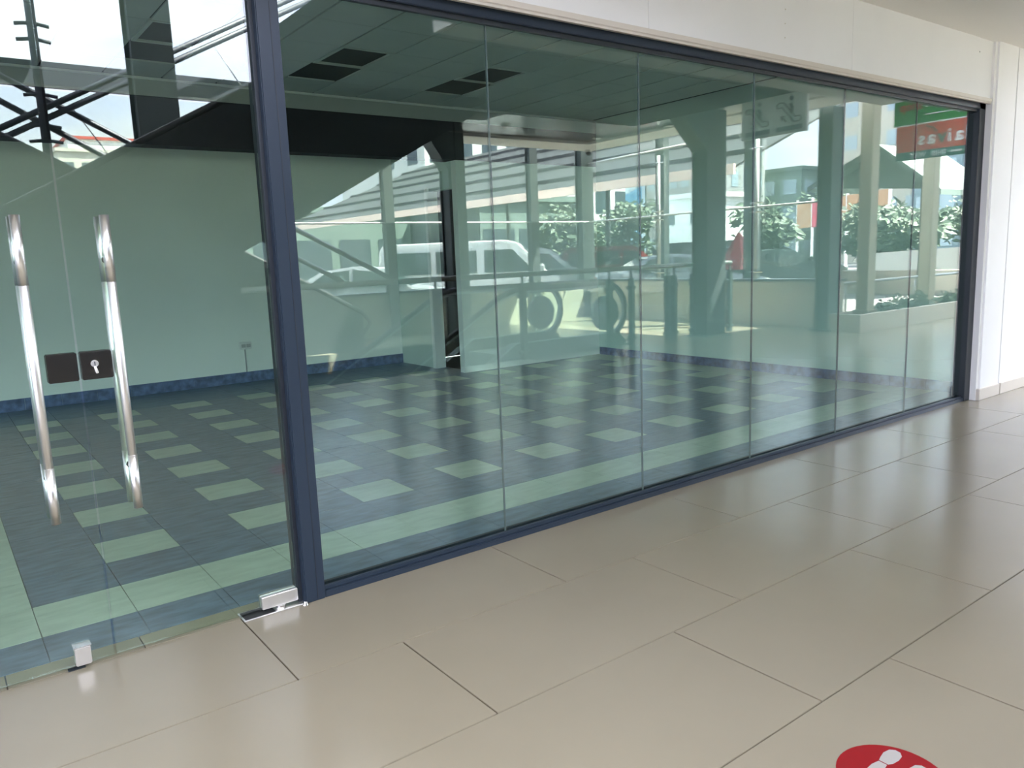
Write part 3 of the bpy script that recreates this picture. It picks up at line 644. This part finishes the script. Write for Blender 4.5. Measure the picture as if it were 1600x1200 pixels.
# ------------------------------------------------------------------ parked cars
M_CWHITE = mat('car_white', (0.78, 0.78, 0.76), 0.25, coat=0.6); M_CSILV = mat('car_silver', (0.50, 0.52, 0.54), 0.3, 0.5, coat=0.5); M_CRED = mat('car_red', (0.42, 0.02, 0.03), 0.25, coat=0.6)
M_CBLUE = mat('car_bluegrey', (0.35, 0.37, 0.45), 0.3, 0.3, coat=0.5); M_CGL = mat('car_glass', (0.03, 0.045, 0.045), 0.06, spec=0.8); M_TYRE = mat('tyre', (0.02, 0.02, 0.02), 0.8); M_RIM = mat('rim', (0.5, 0.5, 0.5), 0.3, 0.9)
M_LAMP = mat('car_lamp', (0.75, 0.75, 0.72), 0.1); M_TAIL = mat('tail_lamp', (0.4, 0.01, 0.01), 0.2)
CARS = {
 'van': dict(L=4.7, W=1.70, belt=1.10, tum=0.12, body=[(-2.35, 0.30), (-2.35, 1.05), (-2.30, 1.80), (-2.18, 1.95), (0.95, 1.97), (1.25, 1.90), (2.02, 1.12), (2.32, 0.95), (2.35, 0.30)],
   side=[[(-2.18, 1.16), (-2.16, 1.72), (-0.98, 1.72), (-0.98, 1.16)], [(-0.84, 1.16), (-0.84, 1.72), (0.20, 1.72), (0.20, 1.16)], [(0.40, 1.16), (0.40, 1.72), (1.12, 1.72), (1.66, 1.16)]], ws=((1.30, 1.83), (1.98, 1.16)), rw=((-2.31, 1.70), (-2.35, 1.15)), ax=(-1.35, 1.40)),
 'sedan': dict(L=4.4, W=1.70, belt=0.92, tum=0.20, body=[(-2.2, 0.28), (-2.2, 0.85), (-2.05, 1.0), (-1.45, 1.05), (-0.85, 1.38), (-0.20, 1.45), (0.35, 1.40), (1.05, 0.98), (2.0, 0.82), (2.2, 0.60), (2.2, 0.28)],
   side=[[(-1.25, 1.02), (-0.78, 1.33), (-0.28, 1.38), (-0.28, 1.00)], [(-0.20, 1.0), (-0.20, 1.38), (0.30, 1.33), (0.82, 1.0)]], ws=((0.38, 1.37), (1.0, 1.00)), rw=((-0.90, 1.35), (-1.40, 1.06)), ax=(-1.30, 1.35)),
 'suv': dict(L=4.5, W=1.78, belt=1.08, tum=0.15, body=[(-2.2, 0.35), (-2.22, 1.05), (-2.05, 1.62), (-1.8, 1.74), (0.2, 1.76), (0.45, 1.70), (1.05, 1.14), (2.05, 1.02), (2.22, 0.80), (2.22, 0.35)],
   side=[[(-2.0, 1.14), (-1.85, 1.58), (-1.05, 1.60), (-1.05, 1.14)], [(-0.95, 1.14), (-0.95, 1.60), (-0.15, 1.60), (-0.15, 1.14)], [(-0.05, 1.14), (-0.05, 1.60), (0.35, 1.58), (0.85, 1.14)]], ws=((0.48, 1.67), (1.0, 1.18)), rw=((-2.08, 1.58), (-2.2, 1.12)), ax=(-1.35, 1.40)),
}
def car(kind, paint, X, Ym, ang, label):
    c = CARS[kind]; H = max(z for _, z in c['body']); Wd = c['W'] / 2
    def yw(z): return Wd * (1 - c['tum'] * max(0, (z - c['belt']) / (H - c['belt'])))
    t = empty({'van': 'parked_van', 'sedan': 'parked_car', 'suv': 'parked_car'}[kind], label, 'van' if kind == 'van' else 'car', 'vehicles in the car park')
    n = len(c['body']); q = MB()
    q.add([(x, -yw(z), z) for x, z in c['body']] + [(x, yw(z), z) for x, z in c['body']], [list(range(n)), list(range(2 * n - 1, n - 1, -1))] + [(i, i + n, (i + 1) % n + n, (i + 1) % n) for i in range(n)])
    b = q.build('body', paint, t, bevel=0.035)
    for s in (-1, 1):
        for pl in c['side']:
            q = MB(); m_ = len(pl)
            q.add([(x, s * (yw(z) + 0.006), z) for x, z in pl] + [(x, s * (yw(z) - 0.02), z) for x, z in pl], [list(range(m_)), list(range(2 * m_ - 1, m_ - 1, -1))] + [(i, i + m_, (i + 1) % m_ + m_, (i + 1) % m_) for i in range(m_)])
            q.build('side_window', M_CGL, t)
        (x0, z0), (x1, z1) = c['ws']
        MB().box(x1 - 0.18, x1 - 0.04, s * (Wd + 0.02) - 0.09, s * (Wd + 0.02) + 0.09, z1 + 0.02, z1 + 0.16).build('wing_mirror', paint, t, bevel=0.03)
        for a in c['ax']:
            wh = MB().disc((a, s * (Wd - 0.10), 0.32), (0, 1, 0), 0.32, 0.20, 24).build('tyre', M_TYRE, t)
            MB().disc((a, s * (Wd - 0.005), 0.32), (0, 1, 0), 0.20, 0.03, 20).build('rim', M_RIM, wh)
        MB().box(c['L'] / 2 - 0.14, c['L'] / 2 + 0.004, s * (Wd - 0.26) - 0.16, s * (Wd - 0.26) + 0.16, 0.62, 0.78).build('headlamp', M_LAMP, t, bevel=0.02)
        MB().box(-c['L'] / 2 - 0.006, -c['L'] / 2 + 0.08, s * (Wd - 0.14) - 0.08, s * (Wd - 0.14) + 0.08, 0.72, 0.98).build('tail_lamp', M_TAIL, t, bevel=0.02)
    for nm, ((x0, z0), (x1, z1)) in (('windscreen', c['ws']), ('rear_window', c['rw'])):
        sgn = 1 if nm == 'windscreen' else -1
        nrm = Vector((z0 - z1, 0, x1 - x0)); nrm = nrm.normalized() * (1 if nrm.x * sgn > 0 else -1)
        q = MB(); pts = []
        for (x, z) in ((x0, z0), (x1, z1)):
            for s in (-1, 1): pts.append(Vector((x, s * (yw(z) - 0.09), z)))
        p = [pts[0], pts[1], pts[3], pts[2]]
        q.add([v + nrm * 0.012 for v in p] + [v - nrm * 0.02 for v in p], [(0, 1, 2, 3), (7, 6, 5, 4)] + [(i, i + 4, (i + 1) % 4 + 4, (i + 1) % 4) for i in range(4)])
        q.build(nm, M_CGL, t)
    MB().box(c['L'] / 2 - 0.12, c['L'] / 2 + 0.05, -Wd + 0.05, Wd - 0.05, 0.30, 0.52).build('bumper', M_RUBBER if kind == 'van' else paint, t, bevel=0.03)
    MB().box(-c['L'] / 2 - 0.05, -c['L'] / 2 + 0.12, -Wd + 0.05, Wd - 0.05, 0.30, 0.52).build('bumper', M_RUBBER if kind == 'van' else paint, t, bevel=0.03)
    t.location = (X, -Ym, -0.15); t.rotation_euler = (0, 0, math.radians(ang)); return t
car('van', M_CWHITE, 11.75, 14.3, 40, 'white passenger van with dark side windows')
car('sedan', M_CSILV, 7.9, 12.7, 36, 'silver saloon parked in front of the white van')
car('sedan', M_CBLUE, 3.9, 15.3, 40, 'blue grey saloon at the left of the row')
car('suv', M_CSILV, 15.6, 16.3, 40, 'silver people carrier behind the white van')
car('suv', M_CRED, 19.6, 16.6, 38, 'red off-road car under the carport')
car('sedan', M_CBLUE, 15.4, 10.5, 35, 'low blue grey car just behind the parapet')
M_CDARK = mat('car_dark', (0.03, 0.05, 0.05), 0.3, coat=0.5)
car('suv', M_CDARK, 19.0, 11.6, 40, 'dark green car right of the large column')
car('sedan', M_CDARK, 24.3, 13.6, 40, 'dark saloon at the end of the carport row')
M_PINK = mat('pink_cloth', (0.62, 0.05, 0.10), 0.8)
t = empty('umbrella', 'small folded red sunshade beside the large column', 'umbrella')
MB().tube([(0, 0, 0), (0, 0, 1.9)], 0.025, 8).build('pole', M_RAIL, t)
MB().tube([(0, 0, 0.95), (0.02, 0, 1.25), (0, 0, 1.62), (0, 0, 1.95)], [0.34, 0.42, 0.22, 0.02], 8).build('canopy', M_PINK, t)
t.location = (17.6, -10.2, -0.15)

# ------------------------------------------------------------------ carport
M_RIB = mat('roof_rib', (0.04, 0.04, 0.038), 0.5)
cp = empty('carport', 'long sloping metal carport roof with a pale pink eave board', 'carport')
MB(True).box(13.93, 14.0, 7.6, 34, 2.92, 3.14).build('eave_board', M_EAVE, cp)
def deck(x0, z0, x1, z1, y0, y1, th=0.05): return MB(True).prism([(x0, z0), (x1, z1), (x1, z1 + th), (x0, z0 + th)], y0, y1)
deck(14.0, 3.05, 22.0, 6.2, 7.6, 34).build('roof_sheet', M_DECK, cp)
for k in range(5):
    x = 14.9 + 1.5 * k; z = 3.05 + (x - 14) * 3.15 / 8; MB(True).box(x - 0.05, x + 0.05, 7.7, 33.9, z + 0.0, z + 0.13).build('roof_rib', M_RIB, cp)
for y in (9.0, 19.5, 26.0, 33.0): MB(True).tube([(21.8, y, -0.15), (21.8, y, 6.0)], 0.09, 10).build('post', M_COLUMN, cp)
# shop row behind the carport
def building(name, x0, x1, y0, y1, z1, m, wm, label, cols, rows, z0w=1.0, wh=1.3, ww=1.4, roofm=None, cat='building', frame=None):
    b = empty(name, label, cat)
    MB(True).box(x0, x1, y0, y1, -0.15, z1).build('wall', m, b)
    MB(True).box(x0 - 0.2, x1 + 0.2, y0 - 0.2, y1 + 0.2, z1, z1 + 0.3).build('roof', roofm or m, b)
    fl = (z1 - 0.6) / rows
    for r in range(rows):
        z = z0w + r * fl
        for side in (0, 1):
            n = cols[side]
            for k in range(n):
                if side == 0:
                    c = y0 + (k + 0.5) * (y1 - y0) / n
                    MB(True).box(x0 - 0.03, x0 + 0.05, c - ww / 2, c + ww / 2, z, z + wh).build('window', wm, b)
                else:
                    c = x0 + (k + 0.5) * (x1 - x0) / n
                    MB(True).box(c - ww / 2, c + ww / 2, y0 - 0.03, y0 + 0.05, z, z + wh).build('window', wm, b)
    return b
M_BW = mat('building_white', (0.62, 0.63, 0.60), 0.8, var=0.05, scale=0.3); M_BG = mat('building_grey', (0.30, 0.31, 0.30), 0.8, var=0.08, scale=0.3); M_BGR = mat('building_green', (0.14, 0.19, 0.16), 0.7, var=0.2, scale=0.3)
M_BWIN = mat('building_window', (0.05, 0.07, 0.08), 0.2); M_BWINL = mat('building_window_light', (0.30, 0.38, 0.42), 0.2); M_REDROOF = mat('red_roof', (0.35, 0.07, 0.05), 0.8); M_BSTONE = mat('building_stone', (0.42, 0.40, 0.33), 0.8, var=0.1, scale=0.3)
building('shop_row', 23, 30, 30, 39.4, 4.2, M_BGR, M_BWIN, 'long dark green row of shops behind the carport', (4, 3), 1, 0.2, 2.6, 2.0)
building('shop_row', 4, 22.4, 36, 39.5, 4.0, M_BGR, M_BWIN, 'dark green row of shopfronts behind the silver saloon', (1, 8), 1, 0.2, 2.4, 1.8)
building('office_block', 26, 44, 40, 52, 13, M_BW, M_BWIN, 'pale office block with balcony windows above the carport roof', (4, 9), 4, 1.2, 1.6, 1.2)
building('apartment_block', 39.5, 44, 29.0, 33, 4.6, M_BW, M_BWIN, 'small white block with square windows left of the large column', (2, 2), 2, 1.0, 0.7, 0.7)
building('tower_block', 50, 58, 38, 44, 16, M_BG, M_BWINL, 'grey tower with light windows behind the corner column', (5, 5), 6, 1.2, 1.2, 0.8)
building('tower_block', 60, 70, 24, 34, 13, M_BSTONE, M_BWINL, 'stone coloured tower beside the orange hoarding', (6, 5), 5, 1.2, 1.1, 1.0)
M_BLUEB = mat('building_blue', (0.12, 0.17, 0.20), 0.4)
building('tower_block', 54, 59.3, 19, 23.6, 12, M_BLUEB, M_BWINL, 'slim blue grey tower near the edge of the window', (3, 3), 5, 1.0, 1.0, 0.9)
building('office_block', 59.5, 68, 35.5, 46, 7.6, M_BGR, M_BWINL, 'low green grey block behind the escalator sign post', (5, 4), 3, 1.0, 1.2, 1.2)
building('tower_block', 74, 84, 10, 20, 9, M_BW, M_BWIN, 'low white block at the far right of the car park', (7, 5), 3, 1.2, 1.4, 0.8)
building('distant_block', 11.5, 24, 80, 92, 12.4, M_BSTONE, M_BWIN, 'distant pale apartment building on the skyline left of the broad column', (4, 8), 4, 1.2, 1.4, 0.9, M_BSTONE)
building('distant_block', 14.5, 26, 94, 104, 15.6, M_BW, M_BWIN, 'distant white building with a red roof behind the pale one', (4, 6), 3, 1.2, 1.2, 0.9, M_REDROOF)
# billboard with a skyline print
bb = empty('billboard', 'large blue billboard with a printed city skyline', 'billboard')
M_PBLUE = mat('print_sky', (0.10, 0.38, 0.62), 0.6); M_PPALE = mat('print_pale', (0.55, 0.68, 0.75), 0.6); M_PTOWER = mat('print_tower', (0.20, 0.42, 0.60), 0.6)
Lb = 3.4
def local_box(x0, x1, y0, y1, z0, z1, nm, m, par_): return MB().box(x0, x1, y0, y1, z0, z1).build(nm, m, par_)
local_box(-Lb, Lb, 0, 0.2, 0.6, 6.4, 'panel', M_PPALE, bb); local_box(-Lb + 0.1, Lb - 0.1, -0.02, 0, 3.6, 5.4, 'printed_sky', M_PBLUE, bb)
rnd = random.Random(5)
for k in range(12):
    x = -Lb + 0.3 + k * 0.54; local_box(x, x + 0.34, -0.03, -0.005, 1.2, 1.9 + 2.2 * rnd.random(), 'printed_tower', M_PTOWER, bb)
for x in (-2.5, 2.5): local_box(x - 0.1, x + 0.1, 0.2, 0.4, 0, 6.4, 'support', M_COLUMN, bb)
bb.location = (37.4, -33.3, -0.15); bb.rotation_euler = (0, 0, math.radians(-(90 - 37)))
ob = empty('hoarding', 'long orange hoarding banner along the far road', 'hoarding')
M_ORG = mat('orange_print', (0.45, 0.24, 0.12), 0.7)
for k in range(5): local_box(-5 + 2.0 * k, -5 + 2.0 * k + 1.94, 0, 0.1, 2.5, 3.9, 'banner', M_ORG if k != 3 else M_PINK, ob)
for k in range(6): local_box(-5.04 + 2.0 * k, -4.98 + 2.0 * k, -0.02, 0.12, 0, 4.1, 'post', M_WTUBE, ob)
ob.location = (38.0, -19.5, -0.15); ob.rotation_euler = (0, 0, math.radians(-56))
# gabled kiosk and retaining wall at the right
gk = empty('gabled_kiosk', 'dark gabled kiosk roof beyond the planter', 'kiosk')
MB(True).prismx([(7.2, 2.75), (9.0, 4.15), (11.2, 3.15), (11.2, 3.0), (9.0, 3.95), (7.2, 2.6)], 22.3, 26).build('roof', M_BGR, gk)
MB(True).prismx([(7.6, 2.8), (9.0, 3.95), (10.9, 3.1)], 22.8, 22.9).build('gable_wall', M_BGR, gk)
for y in (7.9, 10.6): MB(True).tube([(22.8, y, -0.15), (22.8, y, 3.0)], 0.07, 8).build('post', M_COLUMN, gk)
T('retaining_wall', MB(True).box(23.0, 23.4, 2.0, 11.5, -0.15, 0.55), M_BEIGE, 'low pale retaining wall across the road', 'wall')
T('ramp_wall', MB(True).prismx([(1.0, -0.15), (12.0, -0.15), (12.0, 1.0), (1.0, 1.45)], 27, 27.4), M_BW, 'white sloping ramp wall behind the kiosk', 'wall')

# trees
def tree(x, y, h, r, label, seed):
    t = empty('tree', label, 'tree', 'trees beyond the car park'); rnd = random.Random(seed)
    MB(True).tube([(x, y, -0.15), (x + 0.1, y, h * 0.35), (x - 0.05, y, h * 0.7)], [0.16, 0.12, 0.05], 8).build('trunk', M_BARK, t)
    q = MB(True)
    for _ in range(14):
        a = rnd.uniform(0, 2 * PI); d = rnd.random() * r * 0.65
        leaf_clump(q, (x + d * math.cos(a), y + d * math.sin(a), h * rnd.uniform(0.25, 0.72)), r * 0.5, h * 0.28, 90, 0.42, rnd)
    q.build('crown', M_LEAF, t); return t
for k, (x, y, h, r, lb) in enumerate(((25.8, 26.5, 4.2, 2.0, 'tree above the roof of the white van'), (31, 27.5, 4.4, 2.3, 'tree left of the blue billboard'), (33.5, 32.5, 3.0, 1.6, 'low tree under the blue billboard'), (47, 25.6, 5.0, 2.4, 'tree right of the large column'), (44.5, 21.5, 4.2, 2.0, 'tree above the sign post by the parapet'), (47, 16.8, 4.4, 2.3, 'tree below the orange hoarding'), (53, 13.6, 5.0, 2.6, 'tree behind the gabled kiosk'), (58, 8.5, 5.0, 2.6, 'tree at the far right of the car park'), (30.5, 18.4, 3.6, 1.7, 'small tree between the large column and the white post'), (32.2, 14.4, 3.2, 1.6, 'small tree just right of the white post'), (29.8, 12.0, 2.8, 1.4, 'small tree beside the dark corner column'))):
    tree(x, y, h, r, lb, k + 11)
